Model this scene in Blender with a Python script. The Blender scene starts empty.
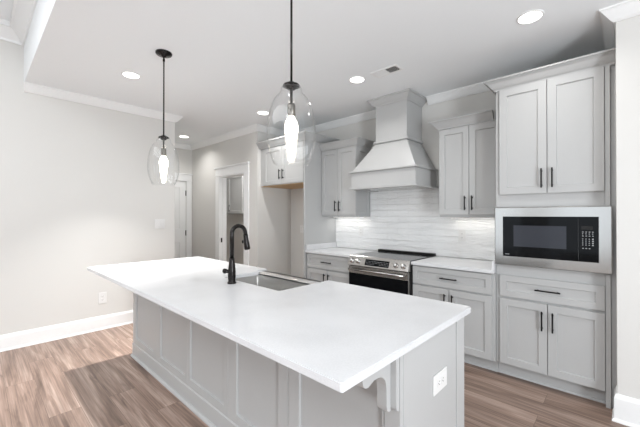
import bpy, bmesh, math, random
from mathutils import Vector, Matrix

# ------------------------------------------------------------------ camera, world, light, exposure
SC = bpy.context.scene
COL = SC.collection
cam_d = bpy.data.cameras.new('camera')
cam = bpy.data.objects.new('camera', cam_d)
COL.objects.link(cam)
cam_d.sensor_fit = 'HORIZONTAL'
cam_d.sensor_width = 36.0
cam_d.lens = 36.0 * 325.86 / 640.0
cam_d.clip_start = 0.02
cam.location = (0.0, 0.0, 1.394)
cam.rotation_euler = (math.pi / 2 + 0.0045, 0.0, 0.7545)
SC.camera = cam

SC.view_settings.view_transform = 'Standard'
SC.view_settings.look = 'None'
SC.view_settings.gamma = 1.0
SC.view_settings.use_curve_mapping = False
SC.view_settings.exposure = 0.25

WORLD_STRENGTH = 1.65
BOUNCE_FILL_POWER = 116.0
LIVING_POWER = 88.0
CAN_POWER = 5.0

world = bpy.data.worlds.new('daylight')
SC.world = world
world.use_nodes = True
bg = world.node_tree.nodes['Background']
bg.inputs['Color'].default_value = (0.84, 0.92, 1.0, 1)
bg.inputs['Strength'].default_value = WORLD_STRENGTH


def area_light(name, loc, target, sx, sy, power, color=(1, 1, 1), shape='RECTANGLE', spread=None):
    d = bpy.data.lights.new(name, 'AREA')
    d.shape = shape
    d.size = sx
    if shape in ('RECTANGLE', 'ELLIPSE'):
        d.size_y = sy
    d.energy = power
    d.color = color
    if spread is not None:
        d.spread = spread
    o = bpy.data.objects.new(name, d)
    COL.objects.link(o)
    o.location = loc
    v = Vector(target) - Vector(loc)
    o.rotation_euler = v.to_track_quat('-Z', 'Y').to_euler()
    return o


# added bounce-flash fill, to the right behind the camera, tilted up to the ceiling
area_light('bounce_fill_light', (2.9, -0.45, 1.1), (-1.0, 1.6, 4.3), 0.8, 2.0, BOUNCE_FILL_POWER, (0.9, 0.95, 1.0))
# the lit ceiling of the living room behind the camera
area_light('living_room_light', (-1.6, -1.3, 3.28), (-1.6, -1.3, 0.0), 4.5, 1.8, LIVING_POWER, (0.92, 0.96, 1.0))

# ------------------------------------------------------------------ materials


def lin(c):
    return tuple(((v / 255.0) / 12.92 if v / 255.0 <= 0.04045 else ((v / 255.0 + 0.055) / 1.055) ** 2.4) for v in c) + (1.0,)


class NT:
    def __init__(self, name):
        self.m = bpy.data.materials.new(name)
        self.m.use_nodes = True
        self.t = self.m.node_tree
        self.b = self.t.nodes['Principled BSDF']
        self.out = self.t.nodes['Material Output']

    def n(self, kind, **kw):
        nd = self.t.nodes.new(kind)
        for k, v in kw.items():
            setattr(nd, k, v)
        return nd

    def l(self, a, b):
        self.t.links.new(a, b)

    def set(self, **kw):
        for k, v in kw.items():
            self.b.inputs[k.replace('_', ' ')].default_value = v


def noise_bump(N, scale, strength, dist=0.002, stretch=(1, 1, 1), detail=3):
    tc = N.n('ShaderNodeTexCoord')
    mp = N.n('ShaderNodeMapping')
    mp.inputs['Scale'].default_value = stretch
    ns = N.n('ShaderNodeTexNoise')
    ns.inputs['Scale'].default_value = scale
    ns.inputs['Detail'].default_value = detail
    bp = N.n('ShaderNodeBump')
    bp.inputs['Strength'].default_value = strength
    bp.inputs['Distance'].default_value = dist
    N.l(tc.outputs['Object'], mp.inputs['Vector'])
    N.l(mp.outputs['Vector'], ns.inputs['Vector'])
    N.l(ns.outputs['Fac'], bp.inputs['Height'])
    N.l(bp.outputs['Normal'], N.b.inputs['Normal'])
    return ns


def paint(name, rgb, rough=0.5, bump=0.05, scale=180, spec=0.4):
    N = NT(name)
    ns = noise_bump(N, scale, bump)
    cr = N.n('ShaderNodeValToRGB')
    c = lin(rgb)
    cr.color_ramp.elements[0].color = tuple(v * 0.985 for v in c[:3]) + (1,)
    cr.color_ramp.elements[1].color = tuple(min(1, v * 1.015) for v in c[:3]) + (1,)
    N.l(ns.outputs['Fac'], cr.inputs['Fac'])
    N.l(cr.outputs['Color'], N.b.inputs['Base Color'])
    N.set(Roughness=rough)
    N.b.inputs['Specular IOR Level'].default_value = spec
    return N.m


M = {}
M['wall'] = paint('wall_paint', (218, 216, 212), 0.75, 0.12, 140, 0.25)
M['ceiling'] = paint('ceiling_paint', (243, 245, 246), 0.85, 0.12, 140, 0.2)
M['trim'] = paint('trim_paint', (240, 240, 239), 0.35, 0.02, 60, 0.4)
M['cab'] = paint('cabinet_paint', (183, 183, 182), 0.38, 0.02, 80, 0.4)
M['plate'] = paint('white_plastic', (230, 229, 227), 0.3, 0.01, 60, 0.5)
M['rawwood'] = paint('raw_wood', (205, 172, 130), 0.6, 0.1, 40, 0.3)
M['dark'] = paint('dark_recess', (40, 40, 40), 0.7, 0.02, 60, 0.2)
M['slot'] = paint('slot_black', (120, 118, 113), 0.6, 0.02, 60, 0.2)


def metal(name, rgb, rough, stretch=(1, 1, 60), bump=0.05, metallic=1.0, scale=12):
    N = NT(name)
    N.set(Metallic=metallic, Roughness=rough)
    N.b.inputs['Base Color'].default_value = lin(rgb)
    noise_bump(N, scale, bump, 0.001, stretch)
    return N.m


M['steel'] = metal('brushed_stainless_steel', (185, 183, 180), 0.2, (1, 1, 0.25), 0.5, 1.0, 9)
M['steel_sink'] = metal('satin_stainless_steel', (232, 231, 229), 0.34, (30, 2, 2), 0.06)
M['chrome'] = metal('polished_knob_metal', (215, 214, 212), 0.16, (1, 1, 1), 0.0)
M['black'] = metal('matte_black_metal', (30, 29, 28), 0.4, (1, 1, 1), 0.01, 0.6)
M['bronze'] = metal('oil_rubbed_bronze', (40, 37, 36), 0.2, (1, 1, 1), 0.01, 0.75)
M['socket'] = metal('brushed_grey_metal', (120, 116, 110), 0.35, (1, 1, 1), 0.01, 0.9)


def black_glass(name, rgb, rough, spec=0.3):
    N = NT(name)
    N.b.inputs['Base Color'].default_value = lin(rgb)
    N.set(Roughness=rough)
    N.b.inputs['Specular IOR Level'].default_value = spec
    noise_bump(N, 3, 0.004, 0.001)
    return N.m


M['glassblack'] = black_glass('black_glass', (13, 14, 16), 0.06, 0.12)
M['window_glass'] = black_glass('dark_grey_oven_window', (58, 60, 66), 0.1, 0.14)
M['cooktop'] = black_glass('ceramic_cooktop_glass', (40, 40, 41), 0.12)
M['mark'] = paint('printed_grey_mark', (170, 172, 174), 0.5, 0.0, 60, 0.2)


def emitter(name, rgb, strength):
    N = NT(name)
    e = N.n('ShaderNodeEmission')
    e.inputs['Color'].default_value = lin(rgb)
    e.inputs['Strength'].default_value = strength
    N.l(e.outputs['Emission'], N.out.inputs['Surface'])
    return N.m


M['lens'] = emitter('lit_light_lens', (255, 252, 246), 6.0)
M['bulb'] = emitter('lit_bulb', (255, 244, 228), 9.0)

# thin clear glass of the pendants: clear straight through, mirror-like towards its edges
N = NT('clear_blown_glass')
tr = N.n('ShaderNodeBsdfTransparent')
tr.inputs['Color'].default_value = (0.995, 0.997, 0.997, 1)
gl = N.n('ShaderNodeBsdfGlossy')
gl.inputs['Roughness'].default_value = 0.03
lf = N.n('ShaderNodeLayerWeight')
lf.inputs['Blend'].default_value = 0.5
pw = N.n('ShaderNodeMath', operation='POWER')
pw.inputs[1].default_value = 3.6
N.l(lf.outputs['Facing'], pw.inputs[0])
lw = N.n('ShaderNodeMath', operation='MULTIPLY_ADD')
lw.inputs[1].default_value = 0.65
lw.inputs[2].default_value = 0.025
N.l(pw.outputs[0], lw.inputs[0])
mx = N.n('ShaderNodeMixShader')
N.l(lw.outputs[0], mx.inputs['Fac'])
N.l(tr.outputs['BSDF'], mx.inputs[1])
N.l(gl.outputs['BSDF'], mx.inputs[2])
N.l(mx.outputs['Shader'], N.out.inputs['Surface'])
M['glass'] = N.m

# white quartz
N = NT('white_quartz')
tc = N.n('ShaderNodeTexCoord')
n1 = N.n('ShaderNodeTexNoise')
n1.inputs['Scale'].default_value = 3.0
n1.inputs['Detail'].default_value = 6
n2 = N.n('ShaderNodeTexNoise')
n2.inputs['Scale'].default_value = 130.0
mixn = N.n('ShaderNodeMath', operation='ADD')
ml = N.n('ShaderNodeMath', operation='MULTIPLY')
ml.inputs[1].default_value = 0.5
cr = N.n('ShaderNodeValToRGB')
cr.color_ramp.elements[0].position = 0.35
cr.color_ramp.elements[0].color = lin((203, 203, 204))
cr.color_ramp.elements[1].position = 0.85
cr.color_ramp.elements[1].color = lin((219, 219, 220))
N.l(tc.outputs['Object'], n1.inputs['Vector'])
N.l(tc.outputs['Object'], n2.inputs['Vector'])
N.l(n2.outputs['Fac'], ml.inputs[0])
N.l(n1.outputs['Fac'], mixn.inputs[0])
N.l(ml.outputs[0], mixn.inputs[1])
N.l(mixn.outputs[0], cr.inputs['Fac'])
N.l(cr.outputs['Color'], N.b.inputs['Base Color'])
N.set(Roughness=0.22)
M['quartz'] = N.m

# rippled glossy white wall tile
N = NT('rippled_white_tile')
tc = N.n('ShaderNodeTexCoord')
sp = N.n('ShaderNodeSeparateXYZ')
cb = N.n('ShaderNodeCombineXYZ')
N.l(tc.outputs['Object'], sp.inputs['Vector'])
N.l(sp.outputs['X'], cb.inputs['X'])
N.l(sp.outputs['Z'], cb.inputs['Y'])
bk = N.n('ShaderNodeTexBrick')
bk.offset = 0.5
bk.inputs['Scale'].default_value = 1.0
bk.inputs['Brick Width'].default_value = 0.305
bk.inputs['Row Height'].default_value = 0.0765
bk.inputs['Mortar Size'].default_value = 0.0013
bk.inputs['Mortar Smooth'].default_value = 0.3
bk.inputs['Color1'].default_value = lin((240, 240, 239))
bk.inputs['Color2'].default_value = lin((244, 244, 243))
bk.inputs['Mortar'].default_value = lin((236, 236, 234))
N.l(cb.outputs['Vector'], bk.inputs['Vector'])
N.l(bk.outputs['Color'], N.b.inputs['Base Color'])
mp = N.n('ShaderNodeMapping')
mp.inputs['Scale'].default_value = (5.0, 24.0, 1.0)
N.l(cb.outputs['Vector'], mp.inputs['Vector'])
wv = N.n('ShaderNodeTexNoise')
wv.inputs['Scale'].default_value = 1.0
wv.inputs['Detail'].default_value = 1.5
wv.inputs['Distortion'].default_value = 1.2
N.l(mp.outputs['Vector'], wv.inputs['Vector'])
sub = N.n('ShaderNodeMath', operation='SUBTRACT')
N.l(wv.outputs['Fac'], sub.inputs[0])
mlf = N.n('ShaderNodeMath', operation='MULTIPLY')
mlf.inputs[1].default_value = 0.22
N.l(bk.outputs['Fac'], mlf.inputs[0])
N.l(mlf.outputs[0], sub.inputs[1])
bp = N.n('ShaderNodeBump')
bp.inputs['Strength'].default_value = 1.0
bp.inputs['Distance'].default_value = 0.016
N.l(sub.outputs[0], bp.inputs['Height'])
N.l(bp.outputs['Normal'], N.b.inputs['Normal'])
N.set(Roughness=0.13)
M['tile'] = N.m

# wood-look plank floor, boards running along X
N = NT('plank_floor')
tc = N.n('ShaderNodeTexCoord')
bk = N.n('ShaderNodeTexBrick')
bk.offset = 0.37
bk.offset_frequency = 2
bk.inputs['Scale'].default_value = 1.0
bk.inputs['Brick Width'].default_value = 1.22
bk.inputs['Row Height'].default_value = 0.18
bk.inputs['Mortar Size'].default_value = 0.0011
bk.inputs['Mortar Smooth'].default_value = 0.2
bk.inputs['Color1'].default_value = (0, 0, 0, 1)
bk.inputs['Color2'].default_value = (1, 1, 1, 1)
bk.inputs['Mortar'].default_value = (0.5, 0.5, 0.5, 1)
N.l(tc.outputs['Object'], bk.inputs['Vector'])
sc_ = N.n('ShaderNodeVectorMath', operation='SCALE')
sc_.inputs['Scale'].default_value = 7.3
N.l(bk.outputs['Color'], sc_.inputs[0])
add = N.n('ShaderNodeVectorMath', operation='ADD')
N.l(tc.outputs['Object'], add.inputs[0])
N.l(sc_.outputs['Vector'], add.inputs[1])


def stretched(scale, detail, rough, dist):
    mp_ = N.n('ShaderNodeMapping')
    mp_.inputs['Scale'].default_value = scale
    N.l(add.outputs['Vector'], mp_.inputs['Vector'])
    q = N.n('ShaderNodeTexNoise')
    q.inputs['Scale'].default_value = 1.0
    q.inputs['Detail'].default_value = detail
    q.inputs['Roughness'].default_value = rough
    q.inputs['Distortion'].default_value = dist
    N.l(mp_.outputs['Vector'], q.inputs['Vector'])
    return q


g1 = stretched((0.9, 13, 1), 6, 0.6, 0.7)
g2 = stretched((2.5, 110, 1), 3, 0.5, 0.2)
g3 = stretched((1.5, 8.5, 1), 3, 0.55, 1.0)
cr = N.n('ShaderNodeValToRGB')
el = cr.color_ramp.elements
el[0].position = 0.28
el[0].color = lin((106, 87, 76))
el[1].position = 0.72
el[1].color = lin((190, 169, 156))
mid = el.new(0.5)
mid.color = lin((150, 127, 114))
N.l(g1.outputs['Fac'], cr.inputs['Fac'])
cr3 = N.n('ShaderNodeValToRGB')
cr3.color_ramp.elements[0].position = 0.24
cr3.color_ramp.elements[0].color = (0.5, 0.47, 0.45, 1)
cr3.color_ramp.elements[1].position = 0.42
cr3.color_ramp.elements[1].color = (1, 1, 1, 1)
N.l(g3.outputs['Fac'], cr3.inputs['Fac'])
m1 = N.n('ShaderNodeMix', data_type='RGBA', blend_type='MULTIPLY')
m1.inputs['Factor'].default_value = 1.0
N.l(cr.outputs['Color'], m1.inputs[6])
N.l(cr3.outputs['Color'], m1.inputs[7])
cr2 = N.n('ShaderNodeValToRGB')
cr2.color_ramp.elements[0].position = 0.3
cr2.color_ramp.elements[0].color = (0.7, 0.68, 0.67, 1)
cr2.color_ramp.elements[1].position = 0.7
cr2.color_ramp.elements[1].color = (1.22, 1.22, 1.22, 1)
N.l(g2.outputs['Fac'], cr2.inputs['Fac'])
m2 = N.n('ShaderNodeMix', data_type='RGBA', blend_type='MULTIPLY')
m2.inputs['Factor'].default_value = 1.0
N.l(m1.outputs[2], m2.inputs[6])
N.l(cr2.outputs['Color'], m2.inputs[7])
crp = N.n('ShaderNodeValToRGB')
crp.color_ramp.elements[0].color = (0.84, 0.83, 0.82, 1)
crp.color_ramp.elements[1].color = (1.1, 1.1, 1.1, 1)
N.l(bk.outputs['Color'], crp.inputs['Fac'])
m3 = N.n('ShaderNodeMix', data_type='RGBA', blend_type='MULTIPLY')
m3.inputs['Factor'].default_value = 1.0
N.l(m2.outputs[2], m3.inputs[6])
N.l(crp.outputs['Color'], m3.inputs[7])
m4 = N.n('ShaderNodeMix', data_type='RGBA', blend_type='MIX')
N.l(bk.outputs['Fac'], m4.inputs['Factor'])
N.l(m3.outputs[2], m4.inputs[6])
m4.inputs[7].default_value = lin((96, 78, 66))
N.l(m4.outputs[2], N.b.inputs['Base Color'])
bp = N.n('ShaderNodeBump')
bp.inputs['Strength'].default_value = 0.12
bp.inputs['Distance'].default_value = 0.002
N.l(g2.outputs['Fac'], bp.inputs['Height'])
N.l(bp.outputs['Normal'], N.b.inputs['Normal'])
N.set(Roughness=0.42)
M['floor'] = N.m

# ------------------------------------------------------------------ mesh helpers (world coordinates throughout)


def box(bm, x0, x1, y0, y1, z0, z1, bev=0.0015, mat=None):
    t = bmesh.new()
    r = bmesh.ops.create_cube(t, size=1.0)
    for v in t.verts:
        v.co = Vector(((x0 + x1) / 2 + v.co.x * (x1 - x0), (y0 + y1) / 2 + v.co.y * (y1 - y0), (z0 + z1) / 2 + v.co.z * (z1 - z0)))
    if bev:
        b = min(bev, 0.45 * min(x1 - x0, y1 - y0, z1 - z0))
        bmesh.ops.bevel(t, geom=t.edges[:], offset=b, segments=2, affect='EDGES', profile=0.5)
    if mat is not None:
        bmesh.ops.transform(t, matrix=mat, verts=t.verts[:])
    merge(bm, t)


def merge(bm, t):
    me = bpy.data.meshes.new('tmp')
    t.to_mesh(me)
    t.free()
    bm.from_mesh(me)
    bpy.data.meshes.remove(me)


def prism(bm, poly, axis, a0, a1, bev=0.0):
    """poly: 2-D outline; axis 'x': (y,z), 'y': (x,z), 'z': (x,y)."""
    t = bmesh.new()
    f = {'x': lambda p, a: (a, p[0], p[1]), 'y': lambda p, a: (p[0], a, p[1]), 'z': lambda p, a: (p[0], p[1], a)}[axis]
    lo = [t.verts.new(f(p, a0)) for p in poly]
    hi = [t.verts.new(f(p, a1)) for p in poly]
    t.faces.new(lo)
    t.faces.new(hi[::-1])
    n = len(poly)
    for i in range(n):
        t.faces.new((lo[i], hi[i], hi[(i + 1) % n], lo[(i + 1) % n]))
    bmesh.ops.recalc_face_normals(t, faces=t.faces[:])
    if bev:
        bmesh.ops.bevel(t, geom=t.edges[:], offset=bev, segments=1, affect='EDGES')
    merge(bm, t)


def frustum(bm, lo, hi, z0, z1):
    """lo, hi: (x0,x1,y0,y1)"""
    t = bmesh.new()
    a = [t.verts.new((x, y, z0)) for x, y in ((lo[0], lo[2]), (lo[1], lo[2]), (lo[1], lo[3]), (lo[0], lo[3]))]
    b = [t.verts.new((x, y, z1)) for x, y in ((hi[0], hi[2]), (hi[1], hi[2]), (hi[1], hi[3]), (hi[0], hi[3]))]
    t.faces.new(a[::-1])
    t.faces.new(b)
    for i in range(4):
        t.faces.new((a[i], a[(i + 1) % 4], b[(i + 1) % 4], b[i]))
    bmesh.ops.bevel(t, geom=t.edges[:], offset=0.0015, segments=2, affect='EDGES')
    merge(bm, t)


def sweep(bm, path, prof):
    """prof: list of (offset to the right of the path, z), closed loop; path: list of (x, y), mitred."""
    t = bmesh.new()
    P = [Vector(p) for p in path]
    rings = []
    for i, p in enumerate(P):
        d0 = (P[i] - P[i - 1]).normalized() if i > 0 else None
        d1 = (P[i + 1] - P[i]).normalized() if i < len(P) - 1 else None
        if d0 is None:
            d0 = d1
        if d1 is None:
            d1 = d0
        n0 = Vector((d0.y, -d0.x))
        n1 = Vector((d1.y, -d1.x))
        m = n0 + n1
        m = m / (m.dot(n0))
        rings.append([t.verts.new((p.x + m.x * o, p.y + m.y * o, z)) for o, z in prof])
    k = len(prof)
    for a, b in zip(rings, rings[1:]):
        for i in range(k):
            t.faces.new((a[i], a[(i + 1) % k], b[(i + 1) % k], b[i]))
    t.faces.new(rings[0])
    t.faces.new(rings[-1][::-1])
    bmesh.ops.recalc_face_normals(t, faces=t.faces[:])
    merge(bm, t)


def lathe(bm, prof, c, axis=(0, 0, 1), seg=32, closed=False):
    """prof: list of (radius, height) along axis from c."""
    t = bmesh.new()
    q = Vector((0, 0, 1)).rotation_difference(Vector(axis).normalized())
    rings = []
    for r, h in prof:
        if r < 1e-6:
            rings.append([t.verts.new(Vector(c) + q @ Vector((0, 0, h)))])
        else:
            rings.append([t.verts.new(Vector(c) + q @ Vector((r * math.cos(2 * math.pi * i / seg), r * math.sin(2 * math.pi * i / seg), h))) for i in range(seg)])
    pairs = list(zip(rings, rings[1:]))
    if closed:
        pairs.append((rings[-1], rings[0]))
    for a, b in pairs:
        for i in range(seg):
            j = (i + 1) % seg
            if len(a) == 1 and len(b) == 1:
                continue
            if len(a) == 1:
                t.faces.new((a[0], b[i], b[j]))
            elif len(b) == 1:
                t.faces.new((a[i], a[j], b[0]))
            else:
                t.faces.new((a[i], a[j], b[j], b[i]))
    if not closed:
        for rg, flip in ((rings[0], True), (rings[-1], False)):
            if len(rg) > 1:
                t.faces.new(rg[::-1] if flip else rg)
    bmesh.ops.recalc_face_normals(t, faces=t.faces[:])
    for f in t.faces:
        f.smooth = len(f.verts) <= 4
    merge(bm, t)


def tube(bm, pts, radii, seg=16):
    t = bmesh.new()
    P = [Vector(p) for p in pts]
    if not isinstance(radii, (list, tuple)):
        radii = [radii] * len(P)
    rings = []
    up = None
    for i, p in enumerate(P):
        d = (P[min(i + 1, len(P) - 1)] - P[max(i - 1, 0)]).normalized()
        if up is None:
            up = d.orthogonal().normalized()
        up = (up - d * up.dot(d)).normalized()
        s = d.cross(up)
        rings.append([t.verts.new(p + (up * math.cos(2 * math.pi * k / seg) + s * math.sin(2 * math.pi * k / seg)) * radii[i]) for k in range(seg)])
    for a, b in zip(rings, rings[1:]):
        for i in range(seg):
            j = (i + 1) % seg
            t.faces.new((a[i], a[j], b[j], b[i])).smooth = True
    t.faces.new(rings[0][::-1])
    t.faces.new(rings[-1])
    bmesh.ops.recalc_face_normals(t, faces=t.faces[:])
    merge(bm, t)


def shaker(bm, x0, x1, z0, z1, inner, t=0.02, depth=0.0115, mat=None):
    """framed panel facing -Y, front face at y=0, back at y=t; inner: (x0,x1,z0,z1) of the recess."""
    q = bmesh.new()
    i0, i1, k0, k1 = inner
    s = 0.004
    rect = lambda a0, a1, b0, b1, y: [q.verts.new(p) for p in ((a0, y, b0), (a1, y, b0), (a1, y, b1), (a0, y, b1))]
    e = 0.0014
    rings = [rect(x0, x1, z0, z1, t), rect(x0, x1, z0, z1, e), rect(x0 + e, x1 - e, z0 + e, z1 - e, 0.0),
             rect(i0, i1, k0, k1, 0.0), rect(i0 + s, i1 - s, k0 + s, k1 - s, depth)]
    for a, b in zip(rings, rings[1:]):
        for i in range(4):
            q.faces.new((a[i], a[(i + 1) % 4], b[(i + 1) % 4], b[i]))
    q.faces.new(rings[0][::-1])
    q.faces.new(rings[-1])
    bmesh.ops.recalc_face_normals(q, faces=q.faces[:])
    if mat is not None:
        bmesh.ops.transform(q, matrix=mat, verts=q.verts[:])
    merge(bm, q)


# ------------------------------------------------------------------ object helpers
def put(name, bm, mat, base=(0, 0, 0), parent=None, smooth_angle=None):
    """link a mesh; its coordinates are world ones, stored relative to base (the base of its thing)."""
    b = Vector(base)
    for v in bm.verts:
        v.co -= b
    me = bpy.data.meshes.new(name)
    bm.to_mesh(me)
    bm.free()
    mats = mat if isinstance(mat, (list, tuple)) else [mat]
    for k in mats:
        me.materials.append(M[k])
    o = bpy.data.objects.new(name, me)
    COL.objects.link(o)
    if parent is not None:
        o.parent = parent
    else:
        o.location = b
    return o


def tag(o, label, cat, group=None):
    o['label'] = label
    o['category'] = cat
    if group:
        o['group'] = group
    return o


class Thing:
    def __init__(self, name, label, cat, base, group=None):
        self.base = Vector(base)
        self.e = bpy.data.objects.new(name, None)
        COL.objects.link(self.e)
        self.e.location = self.base
        self.e.empty_display_size = 0.05
        tag(self.e, label, cat, group)

    def part(self, name, bm, mat, parent=None, label=None):
        o = put(name, bm, mat, self.base, parent if parent is not None else self.e)
        if label:
            o['label'] = label
        return o

    def boxpart(self, name, mat, dims, parent=None, bev=0.0015, label=None):
        bm = bmesh.new()
        box(bm, *dims, bev=bev)
        return self.part(name, bm, mat, parent, label)


def struct(name, bm, mat, kind_label=None):
    o = put(name, bm, mat)
    o['kind'] = 'structure'
    return o


def struct_box(name, mat, *dims, bev=0.0):
    bm = bmesh.new()
    box(bm, *dims, bev=bev)
    return struct(name, bm, mat)


# ------------------------------------------------------------------ setting
XL, YB, ZC, ZF = -4.663, 3.734, 2.79, 3.36      # left wall, back wall, kitchen ceiling, living room ceiling
PX0, PX1, YP = -6.42, -4.20, 3.04               # pantry wall between x = -6.42 and -4.20
YS = 0.362                                       # edge of the lower kitchen ceiling
YL = 1.955                                      # end of the left wall

struct_box('floor', 'floor', -7.8, 3.0, -4.2, 5.2, -0.06, 0.0)
struct_box('ceiling', 'ceiling', -7.8, 3.0, YS, 5.2, ZC, ZC + 0.08)
struct_box('ceiling_living', 'ceiling', XL - 0.14, 3.0, -4.2, YS, ZF, ZF + 0.08)
struct_box('wall_soffit', 'ceiling', XL - 0.14, 3.0, YS, YS + 0.1, ZC + 0.08, ZF + 0.08)
bm = bmesh.new()
box(bm, XL - 0.14, XL, -4.2, YL, 0.0, ZC, 0)
box(bm, XL - 0.14, XL, -4.2, YS, ZC, ZF, 0)
struct('wall_left', bm, 'wall')
struct_box('wall_hall', 'wall', PX0 - 0.1, XL - 0.14, YL - 0.1, YL, 0.0, ZC)
struct_box('wall_back', 'wall', PX1 + 0.0, -0.05, YB, YB + 0.1, 0.0, ZC)
struct_box('wall_right', 'wall', -0.05, 3.0, 2.99, YB + 0.1, 0.0, ZC, bev=0.004)
# hall end wall with its door opening
DY0, DY1, DZ = 2.10, 2.914, 2.066
bm = bmesh.new()
box(bm, PX0 - 0.1, PX0, YL, DY0, 0, ZC, 0)
box(bm, PX0 - 0.1, PX0, DY1, YP, 0, ZC, 0)
box(bm, PX0 - 0.1, PX0, DY0, DY1, DZ, ZC, 0)
struct('wall_end', bm, 'wall')
# pantry wall with its doorway, and the side of the refrigerator recess
OX0, OX1, OZ = -5.34, -4.535, 2.086
bm = bmesh.new()
box(bm, -7.7, OX0, YP, YP + 0.12, 0, ZC, 0)
box(bm, OX1, PX1, YP, YP + 0.12, 0, ZC, 0)
box(bm, OX0, OX1, YP, YP + 0.12, OZ, ZC, 0)
struct('wall_pantry', bm, 'wall')
struct_box('wall_recess', 'wall', PX1 - 0.12, PX1, YP + 0.12, 4.5, 0, ZC)
LB = 4.40            # back of the laundry room behind the doorway
bm = bmesh.new()
box(bm, -7.7, PX1 - 0.12, LB, LB + 0.1, 0, ZC, 0)
box(bm, -7.7, -7.6, YP + 0.12, LB, 0, ZC, 0)
struct('wall_laundry', bm, 'wall')

# living room behind the camera: unseen wall, three windows added for reflections, right open to daylight
bm = bmesh.new()
box(bm, XL - 0.14, 3.0, -4.2, -4.1, 0, 0.45, 0)
box(bm, XL - 0.14, 3.0, -4.2, -4.1, 2.45, ZF, 0)
for a_, b_ in ((XL - 0.14, -3.6), (-2.1, -1.5), (0.0, 0.6), (2.1, 3.0)):
    box(bm, a_, b_, -4.2, -4.1, 0.45, 2.45, 0)
struct('wall_front', bm, 'wall')
bm = bmesh.new()
box(bm, 2.95, 3.05, -4.1, -1.2, 0, ZF, 0)
box(bm, 2.95, 3.05, -1.2, YS, 2.4, ZF, 0)
box(bm, 2.95, 3.05, YS, 2.99, 2.4, ZC, 0)
box(bm, 2.95, 3.05, 1.9, 2.99, 0, 2.4, 0)
struct('wall_side', bm, 'wall')

# ceiling crown moulding
CROWN = [(0, ZC - 0.084), (0.011, ZC - 0.084), (0.016, ZC - 0.08), (0.026, ZC - 0.072), (0.04, ZC - 0.055), (0.056, ZC - 0.036),
         (0.066, ZC - 0.022), (0.074, ZC - 0.014), (0.082, ZC - 0.012), (0.082, ZC), (0, ZC)]
for nm, path in (('trim_1', [(XL, YS + 0.001), (XL, YL), (XL - 0.14, YL), (PX0, YL), (PX0, YP), (PX1, YP), (PX1, YB), (-2.305, YB)]),
                 ('trim_2', [(-1.72, YB), (-0.05, YB), (-0.05, 2.99), (3.0, 2.99)])):
    bm = bmesh.new()
    sweep(bm, path, CROWN)
    struct(nm, bm, 'trim')
ZU = 3.20
UP = [(0, ZU - 0.01), (0.014, ZU - 0.01), (0.02, ZU + 0.01), (0.05, ZU + 0.045), (0.085, ZU + 0.085), (0.1, ZU + 0.1), (0.115, ZU + 0.105), (0.115, ZF), (0, ZF)]
bm = bmesh.new()
sweep(bm, [(XL, -4.2), (XL, YS), (3.0, YS)], UP)
struct('trim_3', bm, 'trim')

# baseboards with a shoe moulding
BASE = [(0, 0), (0.026, 0), (0.026, 0.008), (0.022, 0.016), (0.015, 0.021), (0.015, 0.135), (0.011, 0.15), (0.006, 0.163), (0, 0.165)]
for nm, path in (('baseboard_left', [(XL, -4.2), (XL, YL), (XL - 0.14, YL), (PX0 + 0.03, YL)]),
                 ('baseboard_pantry', [(PX0 + 0.02, YP), (OX0 - 0.125, YP)]),
                 ('baseboard_recess', [(OX1 + 0.13, YP), (PX1, YP), (PX1, YB), (-3.21, YB)]),
                 ('baseboard_right', [(-0.05, 3.135), (-0.05, 2.99), (3.0, 2.99)])):
    bm = bmesh.new()
    sweep(bm, path, [(o_, z_ + 0.02 if z_ > 0.1 and nm == 'baseboard_right' else z_) for o_, z_ in BASE])
    struct(nm, bm, 'trim')

# pantry doorway casing and jamb
bm = bmesh.new()
box(bm, OX0 - 0.115, OX0 - 0.005, YP - 0.02, YP, 0, OZ, 0.002)
box(bm, OX1 + 0.005, OX1 + 0.115, YP - 0.02, YP, 0, OZ, 0.002)
box(bm, OX0 - 0.125, OX1 + 0.125, YP - 0.028, YP, OZ, OZ + 0.016, 0.002)
box(bm, OX0 - 0.115, OX1 + 0.115, YP - 0.022, YP, OZ + 0.016, OZ + 0.135, 0.002)
box(bm, OX0 - 0.135, OX1 + 0.135, YP - 0.042, YP, OZ + 0.135, OZ + 0.165, 0.004)
box(bm, OX0 - 0.005, OX0 + 0.015, YP - 0.02, YP + 0.13, 0, OZ, 0.001)
box(bm, OX1 - 0.015, OX1 + 0.005, YP - 0.02, YP + 0.13, 0, OZ, 0.001)
box(bm, OX0 + 0.015, OX1 - 0.015, YP - 0.02, YP + 0.13, OZ - 0.02, OZ, 0.001)
box(bm, OX0 + 0.015, OX0 + 0.027, YP + 0.05, YP + 0.09, 0, OZ - 0.02, 0.001)
struct('trim_4', bm, 'trim')
# hall door casing
bm = bmesh.new()
box(bm, PX0, PX0 + 0.02, DY1 + 0.004, DY1 + 0.108, 0, DZ + 0.004, 0.002)
box(bm, PX0, PX0 + 0.02, DY0 - 0.108, DY0 - 0.004, 0, DZ + 0.004, 0.002)
box(bm, PX0, PX0 + 0.027, DY0 - 0.115, DY1 + 0.114, DZ + 0.004, DZ + 0.02, 0.002)
box(bm, PX0, PX0 + 0.022, DY0 - 0.108, DY1 + 0.108, DZ + 0.02, DZ + 0.13, 0.002)
box(bm, PX0, PX0 + 0.04, DY0 - 0.115, DY1 + 0.12, DZ + 0.13, DZ + 0.152, 0.003)
struct('trim_5', bm, 'trim')
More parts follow.
